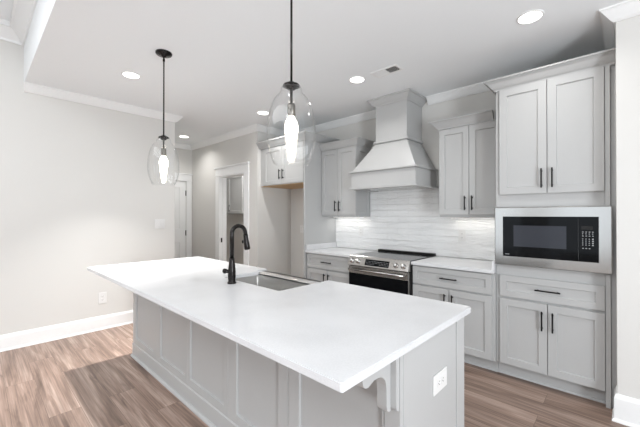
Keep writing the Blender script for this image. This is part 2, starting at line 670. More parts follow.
# hall door with two recessed panels (faces +X)
TOX = Matrix(((0, -1, 0, PX0 - 0.004), (1, 0, 0, 0), (0, 0, 1, 0), (0, 0, 0, 1)))    # local -Y -> +X, local X -> Y
bm = bmesh.new()
shaker(bm, DY0 + 0.004, DY1 - 0.004, 1.0, DZ - 0.004, (DY0 + 0.12, DY1 - 0.12, 1.12, 1.94), t=0.035, mat=TOX)
shaker(bm, DY0 + 0.004, DY1 - 0.004, 0.008, 1.0, (DY0 + 0.12, DY1 - 0.12, 0.24, 0.86), t=0.035, mat=TOX)
door = struct('door_1', bm, 'trim')
for z in (1.83, 1.035, 0.25):
    bm = bmesh.new()
    box(bm, PX0 - 0.004, PX0 + 0.004, DY1 - 0.012, DY1 + 0.012, z - 0.05, z + 0.05, 0.001)
    lathe(bm, [(0.006, -0.052), (0.006, 0.052)], (PX0 + 0.006, DY1, z), seg=10)
    h = put('hinge', bm, 'black', (0, 0, 0), door)
    h['label'] = 'black door hinge'

# tiled backsplash
bm = bmesh.new()
prism(bm, [(-3.178, 0.916), (-2.408, 0.916), (-2.408, 0.88), (-1.618, 0.88), (-1.618, 0.916), (-0.839, 0.916), (-0.839, 1.368), (-1.464, 1.368), (-1.464, 1.72), (-2.556, 1.72), (-2.556, 1.368), (-3.178, 1.368)], 'y', YB - 0.008, YB)
struct('wall_backsplash', bm, 'tile')

# ------------------------------------------------------------------ cabinet parts


def handle_bm(c, length, axis, out=(0, -1, 0)):
    """square bar pull on two posts; c on the door face, axis 'x' or 'z'."""
    bm = bmesh.new()
    x, y, z = c
    h = length / 2
    s = 0.0055
    if axis == 'z':
        box(bm, x - s, x + s, y - 0.034, y - 0.024, z - h, z + h, 0.0015)
        for k in (-1, 1):
            box(bm, x - s * 0.8, x + s * 0.8, y - 0.025, y, z + k * (h - 0.02) - s, z + k * (h - 0.02) + s, 0.001)
    else:
        box(bm, x - h, x + h, y - 0.034, y - 0.024, z - s, z + s, 0.0015)
        for k in (-1, 1):
            box(bm, x + k * (h - 0.02) - s, x + k * (h - 0.02) + s, y - 0.025, y, z - s * 0.8, z + s * 0.8, 0.001)
    return bm


def front(T, name, x0, x1, z0, z1, y, handle=None, fr=0.058, hl=0.155):
    """a framed door or drawer front with its black pull."""
    bm = bmesh.new()
    shaker(bm, x0, x1, z0, z1, (x0 + fr, x1 - fr, z0 + fr, z1 - fr), mat=Matrix.Translation((0, y, 0)))
    d = T.part(name, bm, 'cab')
    if handle:
        hx, hz, ax = handle
        T.part('handle', handle_bm((hx, y, hz), hl, ax), 'black', d, 'matte black bar pull')
    return d


def cab_crown(T, path, z0, h=0.088, out=0.075, mat='cab'):
    bm = bmesh.new()
    prof = [(0, z0), (0.008, z0), (0.012, z0 + 0.012), (0.024, z0 + 0.022), (0.038, z0 + 0.04), (0.052, z0 + 0.06), (out - 0.012, z0 + 0.074), (out, z0 + 0.077), (out, z0 + h), (0, z0 + h)]
    sweep(bm, path, prof)
    return T.part('crown_moulding', bm, mat)


# ------------------------------------------------------------------ island
IX0, IX1, IY0, IY1 = -3.571, -0.614, 1.090, 1.736
T = Thing('kitchen_island', 'long light grey panelled island under the white quartz top', 'kitchen island', (-2.1, 1.4, 0))
bm = bmesh.new()
box(bm, IX0 + 0.004, IX1 - 0.016, IY0 + 0.022, 1.300, 0.0, 0.882, 0)
box(bm, IX0 + 0.004, -2.40, 1.315, IY1, 0.1, 0.882, 0)
box(bm, -1.56, IX1 - 0.016, 1.315, IY1, 0.1, 0.882, 0)
box(bm, -2.40, -1.56, 1.315, IY1, 0.1, 0.64, 0)
box(bm, IX0 + 0.004, IX1 - 0.016, 1.315, IY1 - 0.07, 0.0, 0.1, 0)
T.part('carcass', bm, 'cab')
ZB, ZT = 0.130, 0.880
for x0, x1, a, b in ((-3.571, -2.957, -3.490, -3.030), (-2.955, -2.376, -2.886, -2.420), (-2.374, -1.814, -2.332, -1.862),
                     (-1.812, -1.249, -1.720, -1.324), (-1.245, -0.686, -1.167, -0.694)):
    bm = bmesh.new()
    shaker(bm, x0, x1, ZB, ZT, (a, b, 0.187, 0.835), mat=Matrix.Translation((0, IY0, 0)))
    T.part('back_panel', bm, 'cab')
T.boxpart('corner_post', 'cab', (-0.683, IX1, IY0 - 0.002, IY0 + 0.022, 0.0, ZT))
T.boxpart('end_panel', 'cab', (IX1 - 0.016, IX1, IY0 + 0.024, 1.632, 0.0, ZT))
T.boxpart('end_panel', 'cab', (IX1 - 0.016, IX1 + 0.003, 1.635, IY1, 0.0, ZT))
bm = bmesh.new()
prism(bm, [(IY0 + 0.02, 0), (IY0 - 0.022, 0), (IY0 - 0.021, 0.009), (IY0 - 0.014, 0.018), (IY0 - 0.005, 0.021), (IY0 - 0.005, ZB - 0.007), (IY0 + 0.001, ZB - 0.001), (IY0 + 0.02, ZB - 0.001)], 'x', IX0 - 0.004, -0.684)
T.part('baseboard', bm, 'cab')
# bracket under the overhang
bm = bmesh.new()
prof = [(1.065, 0.882), (0.892, 0.882), (0.889, 0.836), (0.893, 0.818), (0.905, 0.809), (0.922, 0.806), (0.936, 0.811), (0.955, 0.818), (0.985, 0.817), (1.008, 0.809), (1.025, 0.794),
        (1.035, 0.772), (1.038, 0.745), (1.038, 0.69), (1.042, 0.674), (1.051, 0.666), (1.065, 0.664)]
prism(bm, prof, 'x', -0.684, -0.640, 0.0015)
cb_ = T.part('bracket', bm, 'cab')
bm = bmesh.new()
prism(bm, [(IY0 - 0.003, 0.664), (1.076, 0.668), (1.068, 0.676), (1.0655, 0.69), (1.0655, 0.882), (IY0 - 0.003, 0.882)], 'x', -0.70, -0.617, 0.001)
T.part('back_plate', bm, 'cab', cb_)

# quartz island top, open at the kitchen side for the sink


def slab(name, outline, z0, z1, mat, label, cat, base, r_list):
    """rounded-corner slab from an outline of (x, y); r_list gives each corner's radius."""
    pts = []
    n = len(outline)
    for i, p in enumerate(outline):
        r = r_list[i]
        if r <= 0:
            pts.append(p)
            continue
        p = Vector(p)
        a = (Vector(outline[i - 1]) - p).normalized()
        b = (Vector(outline[(i + 1) % n]) - p).normalized()
        for k in range(7):
            s = k / 6.0
            q0 = p + a * r
            q2 = p + b * r
            pts.append(tuple((1 - s) ** 2 * q0 + 2 * s * (1 - s) * p + s * s * q2))
    t = bmesh.new()
    prism(t, pts, 'z', z0, z1, 0)
    es = [e for e in t.edges if abs(e.verts[0].co.z - e.verts[1].co.z) < 1e-6]
    bmesh.ops.bevel(t, geom=es, offset=0.003, segments=2, affect='EDGES')
    return t


TX0, TX1, TY0, TY1 = -3.628, -0.590, 0.720, 1.795
NX0, NX1, NY = -2.335, -1.600, 1.325
t = slab('top', [(TX0, TY0), (TX1, TY0), (TX1, TY1), (NX1, TY1), (NX1, NY), (NX0 + 0.06, NY), (NX0 + 0.06, 1.66), (NX0, 1.69), (NX0, TY1), (TX0, TY1)], 0.884, 0.914, 'quartz', '', '', 0,
         [0.012, 0.012, 0.03, 0.004, 0.012, 0.012, 0.0, 0.0, 0.004, 0.03])
o = put('island_countertop', t, 'quartz', (-2.1, 1.25, 0.884))
tag(o, 'long white quartz countertop with overhang on the island', 'countertop')

# stainless apron sink in the island
T = Thing('kitchen_sink', 'stainless steel apron front sink set into the island top', 'sink', (-1.94, 1.5, 0.65))
bm = bmesh.new()
SX0, SX1, SY0, SY1, SZ0, SZ1 = -2.285, -1.594, 1.318, 1.655, 0.69, 0.882
w = 0.012
box(bm, SX0 - w, SX1 + w, SY0 - w, SY1 + w, SZ0 - w, SZ0, 0.001)
box(bm, SX0 - w, SX0, SY0 - w, SY1 + w, SZ0, SZ1, 0.001)
box(bm, SX1, SX1 + w, SY0 - w, SY1 + w, SZ0, SZ1, 0.001)
box(bm, SX0, SX1, SY0 - w, SY0, SZ0, SZ1, 0.001)
for x_ in (SX0, SX1):
    tube(bm, [(x_, SY1, SZ0), (x_, SY1, SZ1)], 0.007, 12)
T.part('basin', bm, 'steel_sink')
bm = bmesh.new()
box(bm, SX0, SX1, SY1, SY1 + w, SZ0, 0.900, 0.002)
box(bm, NX0 + 0.003, NX1 - 0.003, 1.694, IY1 + 0.035, 0.888, 0.902, 0.003)
box(bm, NX0 + 0.064, NX1 - 0.003, SY1, 1.694, 0.888, 0.902, 0.001)
box(bm, NX0 + 0.003, NX1 - 0.003, IY1 + 0.004, IY1 + 0.035, 0.66, 0.902, 0.003)
T.part('apron', bm, 'steel_sink')
bm = bmesh.new()
lathe(bm, [(0.0, 0.0), (0.055, 0.0), (0.055, 0.004), (0.04, 0.005), (0.035, 0.002), (0.0, 0.002)], (-1.94, 1.49, SZ0), seg=24)
T.part('drain', bm, 'chrome')

# bronze pull-down faucet
FX, FY = -2.017, 1.243
T = Thing('kitchen_faucet', 'dark bronze gooseneck faucet standing beside the sink on the island top', 'faucet', (FX, FY, 0.914))
bm = bmesh.new()
lathe(bm, [(0.0, 0.0), (0.031, 0.0), (0.031, 0.008), (0.026, 0.014), (0.025, 0.02), (0.0275, 0.05), (0.0275, 0.08), (0.024, 0.12), (0.0185, 0.165), (0.0175, 0.178), (0.0, 0.178)], (FX, FY, 0.914), seg=28)
T.part('body', bm, 'bronze')
bm = bmesh.new()
pts = [(FX, FY, 1.088), (FX, FY, 1.262)]
R = 0.055
for k in range(1, 15):
    a = math.pi * k / 14.0 * 0.98
    pts.append((FX + 0.0 * (1 - math.cos(a)) / 2, FY + R * (1 - math.cos(a)), 1.262 + R * math.sin(a)))
e = pts[-1]
pts.append((e[0], e[1] + 0.002, e[2] - 0.012))
tube(bm, pts, 0.0145, 18)
T.part('gooseneck', bm, 'bronze')
bm = bmesh.new()
ax = Vector((0.004, 0.014, -0.115))
lathe(bm, [(0.0, 0.0), (0.0165, 0.0), (0.0175, 0.012), (0.0165, 0.02), (0.019, 0.05), (0.0225, 0.085), (0.0225, 0.105), (0.019, 0.112), (0.0, 0.112)], pts[-1], axis=ax, seg=22)
T.part('spray_head', bm, 'bronze')
bm = bmesh.new()
hd = Vector((-0.86, -0.5, 0.05)).normalized()
hc0 = Vector((FX, FY, 0.996)) + hd * 0.024
lathe(bm, [(0.0, 0.0), (0.013, 0.0), (0.013, 0.018), (0.017, 0.022), (0.018, 0.036), (0.014, 0.042), (0.0, 0.043)], hc0, axis=hd, seg=20)
T.part('handle', bm, 'bronze')

# ------------------------------------------------------------------ tall cabinet with the microwave
YT = 3.133            # faces of the doors
T = Thing('tall_cabinet', 'tall light grey cabinet with doors above and below the microwave', 'cabinet', (-0.45, 3.44, 0))
bm = bmesh.new()
yf = YT + 0.021
box(bm, -0.835, -0.113, yf, YB - 0.002, 0.113, 1.0, 0.001)
box(bm, -0.835, -0.113, yf, YB - 0.002, 1.43, 2.476, 0.001)
box(bm, -0.835, -0.80, yf, YB - 0.002, 1.0, 1.43, 0)
box(bm, -0.135, -0.113, yf, YB - 0.002, 1.0, 1.43, 0)
T.part('carcass', bm, 'cab')
front(T, 'door', -0.804, -0.4625, 1.569, 2.474, YT, (-0.495, 1.69, 'z'))
front(T, 'door', -0.4575, -0.1145, 1.569, 2.474, YT, (-0.424, 1.69, 'z'))
front(T, 'drawer', -0.804, -0.1145, 0.696, 0.877, YT, (-0.458, 0.786, 'x'), fr=0.05, hl=0.17)
front(T, 'door', -0.804, -0.4625, 0.117, 0.677, YT, (-0.495, 0.545, 'z'))
front(T, 'door', -0.4575, -0.1145, 0.117, 0.677, YT, (-0.424, 0.545, 'z'))
T.boxpart('end_panel', 'cab', (-0.112, -0.083, YT + 0.008, YB - 0.002, 0.0, 2.476))
T.boxpart('filler_strip', 'cab', (-0.081, -0.052, YT + 0.03, YT + 0.06, 0.0, 2.476))
bm = bmesh.new()
box(bm, -0.835, -0.113, 3.208, 3.24, 0.0, 0.112, 0.001)
prism(bm, [(3.208, 0), (3.196, 0), (3.197, 0.01), (3.202, 0.017), (3.208, 0.019)], 'x', -0.835, -0.113)
T.part('toe_kick', bm, 'cab')
cab_crown(T, [(-0.835, YB - 0.002), (-0.835, YT + 0.018), (-0.053, YT + 0.018)], 2.4765, h=0.088, out=0.082)

# microwave
T = Thing('microwave', 'built-in black and stainless microwave in the tall cabinet', 'microwave', (-0.45, 3.3, 0.97))
T.boxpart('housing', 'dark', (-0.785, -0.15, 3.156, 3.58, 1.005, 1.42))
bm = bmesh.new()
a, b, c, d = -0.834, -0.072, 0.970, 1.459
i0, i1, k0, k1 = -0.770, -0.145, 1.046, 1.381


def frame_poly(bm, o_, i_, y0, y1):
    q = bmesh.new()
    R = lambda r, y: [q.verts.new(p) for p in ((r[0], y, r[2]), (r[1], y, r[2]), (r[1], y, r[3]), (r[0], y, r[3]))]
    g = 0.006
    og = (o_[0] + g, o_[1] - g, o_[2] + g, o_[3] - g)
    rings = [R(o_, y1), R(o_, y0 + g), R(og, y0), R(i_, y0), R(i_, y1)]
    for A, B in zip(rings, rings[1:] + rings[:1]):
        for i in range(4):
            q.faces.new((A[i], A[(i + 1) % 4], B[(i + 1) % 4], B[i]))
    bmesh.ops.recalc_face_normals(q, faces=q.faces[:])
    merge(bm, q)


frame_poly(bm, (a, b, c, d), (i0, i1, k0, k1), 3.102, 3.132)
box(bm, a + 0.02, b - 0.06, 3.132, 3.1545, c + 0.015, c + 0.03, 0)
box(bm, a + 0.02, b - 0.06, 3.132, 3.1545, d - 0.03, d - 0.015, 0)
T.part('trim_frame', bm, 'steel')
dr = T.boxpart('door', 'glassblack', (i0 + 0.0015, -0.262, 3.104, 3.150, k0 + 0.0015, k1 - 0.0015), bev=0.001)
T.boxpart('window', 'window_glass', (-0.690, -0.334, 3.1028, 3.1036, 1.132, 1.307), dr, bev=0)
T.boxpart('badge', 'mark', (-0.752, -0.722, 3.103, 3.1036, 1.062, 1.066), dr, bev=0)
cp = T.boxpart('control_panel', 'glassblack', (-0.260, i1 - 0.0015, 3.104, 3.150, k0 + 0.0015, k1 - 0.0015), bev=0.001)
T.boxpart('display', 'dark', (-0.245, -0.178, 3.1028, 3.1036, 1.285, 1.312), cp, bev=0)
bm = bmesh.new()
for r, z in enumerate((1.268, 1.254, 1.238, 1.216, 1.201, 1.186, 1.171, 1.146)):
    for k in range(4 if r not in (7,) else 3):
        x = -0.24 + k * 0.019
        if r >= 3 and k == 3:
            box(bm, x, x + 0.009, 3.1028, 3.1036, z - 0.004, z + 0.004, 0)
        else:
            box(bm, x, x + (0.009 if r in (0, 2, 7) else 0.006), 3.1028, 3.1036, z - 0.0025, z + 0.0025, 0)
T.part('keypad', bm, 'mark', cp)

# ------------------------------------------------------------------ base cabinets


def base_cabinet(label, x0, x1, lx, rx, ms):
    T = Thing('base_cabinet', label, 'cabinet', ((x0 + x1) / 2, 3.42, 0), 'base cabinets beside the range')
    bm = bmesh.new()
    box(bm, x0, x1, YT - 0.002, YB - 0.010, 0.112, 0.882, 0.001)
    T.part('carcass', bm, 'cab')
    y = YT - 0.023
    front(T, 'drawer', lx, rx, 0.694, 0.872, y, (ms, 0.783, 'x'), fr=0.05, hl=0.165)
    front(T, 'door', lx, ms - 0.0025, 0.117, 0.679, y, (ms - 0.036, 0.56, 'z'))
    front(T, 'door', ms + 0.0025, rx, 0.117, 0.679, y, (ms + 0.036, 0.56, 'z'))
    bm = bmesh.new()
    box(bm, x0, x1, 3.20, 3.23, 0.0, 0.111, 0.001)
    prism(bm, [(3.20, 0), (3.188, 0), (3.189, 0.01), (3.194, 0.017), (3.20, 0.019)], 'x', x0, x1)
    T.part('toe_kick', bm, 'cab')
    return T


base_cabinet('light grey base cabinet between the range and the tall microwave cabinet', -1.616, -0.837, -1.610, -0.862, -1.236)
base_cabinet('light grey base cabinet between the range and the refrigerator recess', -3.178, -2.416, -3.168, -2.424, -2.80)

T = Thing('quartz_countertop', 'white quartz countertop to the right of the range', 'countertop', (-1.22, 3.4, 0.884), 'countertops beside the range')
T.part('slab', slab('', [(-1.617, 3.086), (-0.838, 3.086), (-0.838, YB - 0.009), (-1.617, YB - 0.009)], 0.884, 0.914, '', '', '', 0, [0.003] * 4), 'quartz')
T.boxpart('side_splash', 'quartz', (-0.858, -0.838, 3.10, YB - 0.010, 0.9145, 0.99))
T = Thing('quartz_countertop', 'white quartz countertop to the left of the range', 'countertop', (-2.8, 3.4, 0.884), 'countertops beside the range')
T.part('slab', slab('', [(-3.178, 3.086), (-2.412, 3.086), (-2.412, YB - 0.009), (-3.178, YB - 0.009)], 0.884, 0.914, '', '', '', 0, [0.003] * 4), 'quartz')
T.boxpart('side_splash', 'quartz', (-3.178, -3.158, 3.10, YB - 0.010, 0.9145, 0.99))

# ------------------------------------------------------------------ range
RX0, RX1 = -2.404, -1.624
T = Thing('kitchen_range', 'stainless steel slide-in electric range under the hood', 'range', (-2.014, 3.4, 0))
bm = bmesh.new()
box(bm, RX0, RX1, 3.10, 3.722, 0.09, 0.905, 0.002)
box(bm, RX0 + 0.02, RX1 - 0.02, 3.14, 3.70, 0.0, 0.09, 0)
T.part('body', bm, 'dark')
ck = T.boxpart('cooktop', 'cooktop', (RX0, RX1, 3.098, 3.722, 0.9055, 0.921), bev=0.003)
for x, y, r in ((-2.21, 3.28, 0.11), (-1.81, 3.28, 0.095), (-2.21, 3.53, 0.08), (-1.81, 3.53, 0.08)):
    bm = bmesh.new()
    lathe(bm, [(r - 0.0015, 0), (r, 0), (r, 0.0003), (r - 0.0015, 0.0003)], (x, y, 0.9212), seg=40, closed=True)
    T.part('burner_ring', bm, 'mark', ck)
bm = bmesh.new()
box(bm, RX0 + 0.015, RX1 - 0.004, 3.655, 3.720, 0.9215, 0.944, 0.004)
T.part('rear_vent', bm, 'black')
bm = bmesh.new()
prism(bm, [(3.097, 0.921), (3.084, 0.920), (3.078, 0.914), (3.036, 0.815), (3.036, 0.806), (3.097, 0.806)], 'x', RX0, RX1, 0.001)
pn = T.part('control_panel', bm, 'steel')
nrm = Vector((0, -0.1 / 0.1083, 0.0415 / 0.1083)).normalized()    # outward normal of the sloped face


def on_panel(z):
    return 3.036 + (z - 0.815) / (0.914 - 0.815) * (3.078 - 3.036)


bm = bmesh.new()
q = [(on_panel(0.826) - 0.0015, 0.826 - 0.0), (on_panel(0.892) - 0.0015, 0.892), (on_panel(0.892) + 0.002, 0.890), (on_panel(0.826) + 0.002, 0.825)]
prism(bm, q, 'x', -2.166, -1.856)
ds = T.part('display', bm, 'glassblack', pn)
bm = bmesh.new()
for r, z in enumerate((0.842, 0.856, 0.872)):
    for k in range(15):
        if 6 <= k <= 8 and r < 1:
            continue
        x = -2.15 + k * 0.0195
        ln = 0.012 if (5 <= k <= 9 and r == 2) else 0.008
        y = on_panel(z) - 0.002
        box(bm, x, x + ln, y - 0.0004, y + 0.0004, z - 0.002, z + 0.002, 0)
T.part('touch_key_print', bm, 'mark', ds)
for x in (-2.352, -2.268, -1.772, -1.684):
    bm = bmesh.new()
    lathe(bm, [(0.0, 0.0), (0.027, 0.0), (0.027, 0.006), (0.021, 0.008), (0.0195, 0.03), (0.017, 0.034), (0.0, 0.034)], (x, on_panel(0.86) - 0.001, 0.86), axis=nrm, seg=26)
    T.part('knob', bm, 'chrome', pn)
bm = bmesh.new()
box(bm, RX0 + 0.003, RX1 - 0.006, 3.052, 3.098, 0.722, 0.798, 0.004)
box(bm, RX0 + 0.003, RX1 - 0.006, 3.058, 3.098, 0.20, 0.722, 0.004)
od = T.part('oven_door', bm, 'steel')
T.boxpart('window', 'glassblack', (RX0 + 0.006, RX1 - 0.012, 3.052, 3.0578, 0.24, 0.718), od, bev=0.001)
bm = bmesh.new()
tube(bm, [(RX0 + 0.03, 3.012, 0.765), (RX1 - 0.035, 3.012, 0.765)], 0.0125, 18)
for x in (RX0 + 0.06, RX1 - 0.065):
    tube(bm, [(x, 3.053, 0.765), (x, 3.012, 0.765)], 0.009, 12)
T.part('handle', bm, 'steel', od)
T.boxpart('drawer', 'steel', (RX0 + 0.003, RX1 - 0.006, 3.056, 3.098, 0.095, 0.193), bev=0.004)

# ------------------------------------------------------------------ hood
HX0, HX1, HY = -2.476, -1.625, 3.204
CX0, CX1, CY = -2.222, -1.806, 3.355
YH = YB - 0.0085
T = Thing('range_hood', 'light grey tapered wooden range hood rising to the ceiling', 'range hood', (-2.05, 3.47, 1.70))
bm = bmesh.new()
box(bm, HX0, HX1, HY, HY + 0.02, 1.726, 1.906, 0.001)
box(bm, HX0, HX0 + 0.02, HY + 0.02, YH, 1.726, 1.906, 0.001)
box(bm, HX1 - 0.02, HX1, HY + 0.02, YH, 1.726, 1.906, 0.001)
T.part('band', bm, 'cab')
bm = bmesh.new()
l = 0.027
z0, z1 = 1.704, 1.725
box(bm, HX0 - l, HX1 + l, HY - l, HY + 0.05, z0, z1, 0.003)
box(bm, HX0 - l, HX0 + 0.05, HY + 0.05, YH, z0, z1, 0.003)
box(bm, HX1 - 0.05, HX1 + l, HY + 0.05, YH, z0, z1, 0.003)
T.part('bottom_moulding', bm, 'cab')
ins = T.boxpart('hood_insert', 'steel', (HX0 + 0.051, HX1 - 0.051, HY + 0.051, YH - 0.01, 1.708, 1.74))
for x in (-2.26, -1.84):
    T.boxpart('insert_lens', 'plate', (x - 0.03, x + 0.03, 3.27, 3.32, 1.7055, 1.708), ins, bev=0)
bm = bmesh.new()
prism(bm, [(HX0 - 0.022, HY - 0.022), (HX1 + 0.022, HY - 0.022), (HX1 + 0.022, YH), (HX0 - 0.022, YH)], 'z', 1.907, 1.928, 0.004)
T.part('band_moulding', bm, 'cab')
bm = bmesh.new()
frustum(bm, (HX0 + 0.004, HX1 - 0.004, HY + 0.004, YH), (CX0, CX1, CY, YH), 1.928, 2.255)
T.part('canopy', bm, 'cab')
bm = bmesh.new()
prism(bm, [(CX0 - 0.022, CY - 0.022), (CX1 + 0.022, CY - 0.022), (CX1 + 0.022, YH), (CX0 - 0.022, YH)], 'z', 2.256, 2.281, 0.005)
T.part('collar_moulding', bm, 'cab')
bm = bmesh.new()
box(bm, CX0, CX1, CY, YB - 0.002, 2.282, 2.787, 0.001)
T.part('chimney', bm, 'cab')
bm = bmesh.new()
sweep(bm, [(CX0, YB - 0.002), (CX0, CY), (CX1, CY), (CX1, YB - 0.002)],
      [(0.0005, 2.703), (0.009, 2.703), (0.014, 2.715), (0.026, 2.724), (0.042, 2.743), (0.056, 2.764), (0.064, 2.771), (0.076, 2.774), (0.076, 2.7885), (0.0005, 2.7885)])
T.part('crown_moulding', bm, 'cab')

# ------------------------------------------------------------------ wall cabinets
YU = 3.405


def wall_cabinet(label, x0, x1, dx0, dx1, seam, side):
    T = Thing('wall_cabinet', label, 'cabinet', ((x0 + x1) / 2, 3.57, 1.372), 'wall cabinets beside the hood')
    T.boxpart('carcass', 'cab', (x0, x1, YU + 0.021, YB - 0.002, 1.372, 2.30), bev=0.001)
    front(T, 'door', dx0, seam - 0.0025, 1.396, 2.294, YU, (seam - 0.035, 1.515, 'z'), hl=0.145)
    front(T, 'door', seam + 0.0025, dx1, 1.396, 2.294, YU, (seam + 0.035, 1.515, 'z'), hl=0.145)
    return T


T = wall_cabinet('light grey wall cabinet left of the range hood', -3.178, -2.580, -3.172, -2.564, -2.868, 1)
bm = bmesh.new()
TS = Matrix(((0, -1, 0, -2.56), (1, 0, 0, 0), (0, 0, 1, 0), (0, 0, 0, 1)))
shaker(bm, YU + 0.021, YB - 0.003, 1.372, 2.30, (YU + 0.075, YB - 0.055, 1.43, 2.24), t=0.0195, mat=TS)
T.part('side_panel', bm, 'cab')
cab_crown(T, [(-3.178, YU + 0.012), (-2.56, YU + 0.012), (-2.56, YB - 0.002)], 2.3005, out=0.08)
T = wall_cabinet('light grey wall cabinet between the range hood and the tall cabinet', -1.46, -0.838, -1.455, -0.845, -1.150, -1)
cab_crown(T, [(-1.46, YB - 0.002), (-1.46, YU + 0.012), (-0.922, YU + 0.012)], 2.3005, out=0.08)

for lab, x in (('slim light bar under the wall cabinet left of the hood', -2.87), ('slim light bar under the wall cabinet right of the hood', -1.15)):
    T = Thing('light_bar', lab, 'light', (x, 3.6, 1.36), 'light bars under the wall cabinets')
    T.boxpart('housing', 'plate', (x - 0.27, x + 0.27, 3.62, 3.65, 1.3600, 1.3715))
    T.boxpart('lens', 'lens', (x - 0.265, x + 0.265, 3.624, 3.646, 1.3594, 1.3602), bev=0)
    area_light('light_bar_lamp', (x, 3.635, 1.356), (x, 3.66, 0.9), 0.53, 0.02, 0.28, (1.0, 0.98, 0.95))

# ------------------------------------------------------------------ refrigerator recess
bm = bmesh.new()
box(bm, -3.204, -3.180, 3.080, YB - 0.002, 0.0, 2.42, 0.0015)
tag(put('refrigerator_panel', bm, 'cab', (-3.19, 3.4, 0)), 'tall plain panel between the refrigerator recess and the counter', 'panel')
T = Thing('bridge_cabinet', 'light grey two-door cabinet above the empty refrigerator recess', 'cabinet', (-3.7, 3.42, 1.838))
bm = bmesh.new()
box(bm, -4.198, -3.206, 3.102, YB - 0.002, 1.842, 2.42, 0.001)
T.part('carcass', bm, 'cab')
T.boxpart('underside', 'rawwood', (-4.196, -3.207, 3.104, YB - 0.004, 1.8365, 1.8418), bev=0, label='unpainted wood underside')
front(T, 'door', -4.100, -3.665, 1.852, 2.405, 3.081, (-3.70, 1.99, 'z'), hl=0.145)
front(T, 'door', -3.660, -3.215, 1.852, 2.405, 3.081, (-3.625, 1.99, 'z'), hl=0.145)
cab_crown(T, [(-4.198, 3.082), (-3.178, 3.082), (-3.178, YB - 0.002)], 2.421, h=0.098, out=0.072)

# ------------------------------------------------------------------ laundry cabinet seen through the doorway
T = Thing('laundry_cabinet', 'grey wall cabinet seen through the open doorway', 'cabinet', (-6.5, LB - 0.16, 1.415))
T.boxpart('carcass', 'cab', (-7.2, -6.12, LB - 0.30, LB - 0.002, 1.415, 2.30), bev=0.001)
front(T, 'door', -7.195, -6.79, 1.43, 2.29, LB - 0.32)
front(T, 'door', -6.785, -6.20, 1.43, 2.29, LB - 0.32, (-6.70, 1.55, 'z'), hl=0.15)
area_light('laundry_fill_light', (-5.6, 3.8, 2.78), (-5.6, 3.8, 0.0), 0.4, 0.4, 20.0)  # added unseen fill to brighten the laundry room, no fixture modelled
bm = bmesh.new()
box(bm, OX0 + 0.0145, OX0 + 0.0165, YP + 0.015, YP + 0.045, 0.90, 0.98, 0.0005)
box(bm, OX0 + 0.016, OX0 + 0.0175, YP + 0.022, YP + 0.038, 0.92, 0.96, 0.0)
tag(put('strike_plate', bm, 'black', (OX0 + 0.015, YP + 0.03, 0.94)), 'small black strike plate on the white doorway jamb', 'strike plate')

# ------------------------------------------------------------------ pendants
PROF = [(0.043, 2.054), (0.051, 2.050), (0.0555, 2.042), (0.057, 2.028), (0.063, 2.016), (0.076, 2.003), (0.090, 1.985), (0.101, 1.963), (0.111, 1.930), (0.118, 1.898), (0.124, 1.850),
        (0.1265, 1.805), (0.123, 1.760), (0.115, 1.722), (0.102, 1.684), (0.089, 1.655)]
PZ = -0.001


def pendant(label, x, y):
    T = Thing('pendant_light', label, 'pendant light', (x, y, 1.65), 'glass pendants over the island')
    bm = bmesh.new()
    lathe(bm, [(0.0, 2.789), (0.066, 2.789), (0.066, 2.778), (0.060, 2.770), (0.022, 2.764), (0.016, 2.752), (0.0, 2.752)], (x, y, 0), seg=36)
    T.part('canopy', bm, 'bronze')
    bm = bmesh.new()
    tube(bm, [(x, y, 2.753), (x, y, 2.076)], 0.0058, 14)
    lathe(bm, [(0.0, 2.715), (0.009, 2.715), (0.009, 2.735), (0.0, 2.735)], (x, y, 0), seg=16)
    T.part('stem', bm, 'bronze')
    bm = bmesh.new()
    lathe(bm, [(0.0, 2.080), (0.012, 2.080), (0.022, 2.072), (0.040, 2.064), (0.044, 2.058), (0.044, 2.0545), (0.024, 2.052), (0.020, 2.040), (0.0, 2.040)], (x, y, 0), seg=32)
    T.part('collar', bm, 'bronze')
    bm = bmesh.new()
    lathe(bm, [(0.0, 2.041), (0.007, 2.041), (0.007, 1.968), (0.018, 1.964), (0.0205, 1.955), (0.0205, 1.905), (0.017, 1.900), (0.0, 1.900)], (x, y, 0), seg=24)
    T.part('socket', bm, 'socket')
    bm = bmesh.new()
    lathe(bm, [(0.0, 1.899), (0.016, 1.899), (0.020, 1.888), (0.031, 1.868), (0.035, 1.845), (0.034, 1.825), (0.027, 1.780), (0.019, 1.715), (0.0155, 1.682), (0.011, 1.672), (0.0, 1.669)], (x, y, 0), seg=24)
    T.part('bulb', bm, 'bulb')
    bm = bmesh.new()
    inner = [(r - 0.0025, z) for r, z in PROF]
    lathe(bm, PROF + inner[::-1], (x, y, PZ), seg=56, closed=True)
    T.part('glass_shade', bm, 'glass')


pendant('clear glass pendant with dark stem above the sink end of the island', -2.894, 1.118)
pendant('clear glass pendant with dark stem hanging nearest the corner bracket end of the island', -1.253, 1.118)

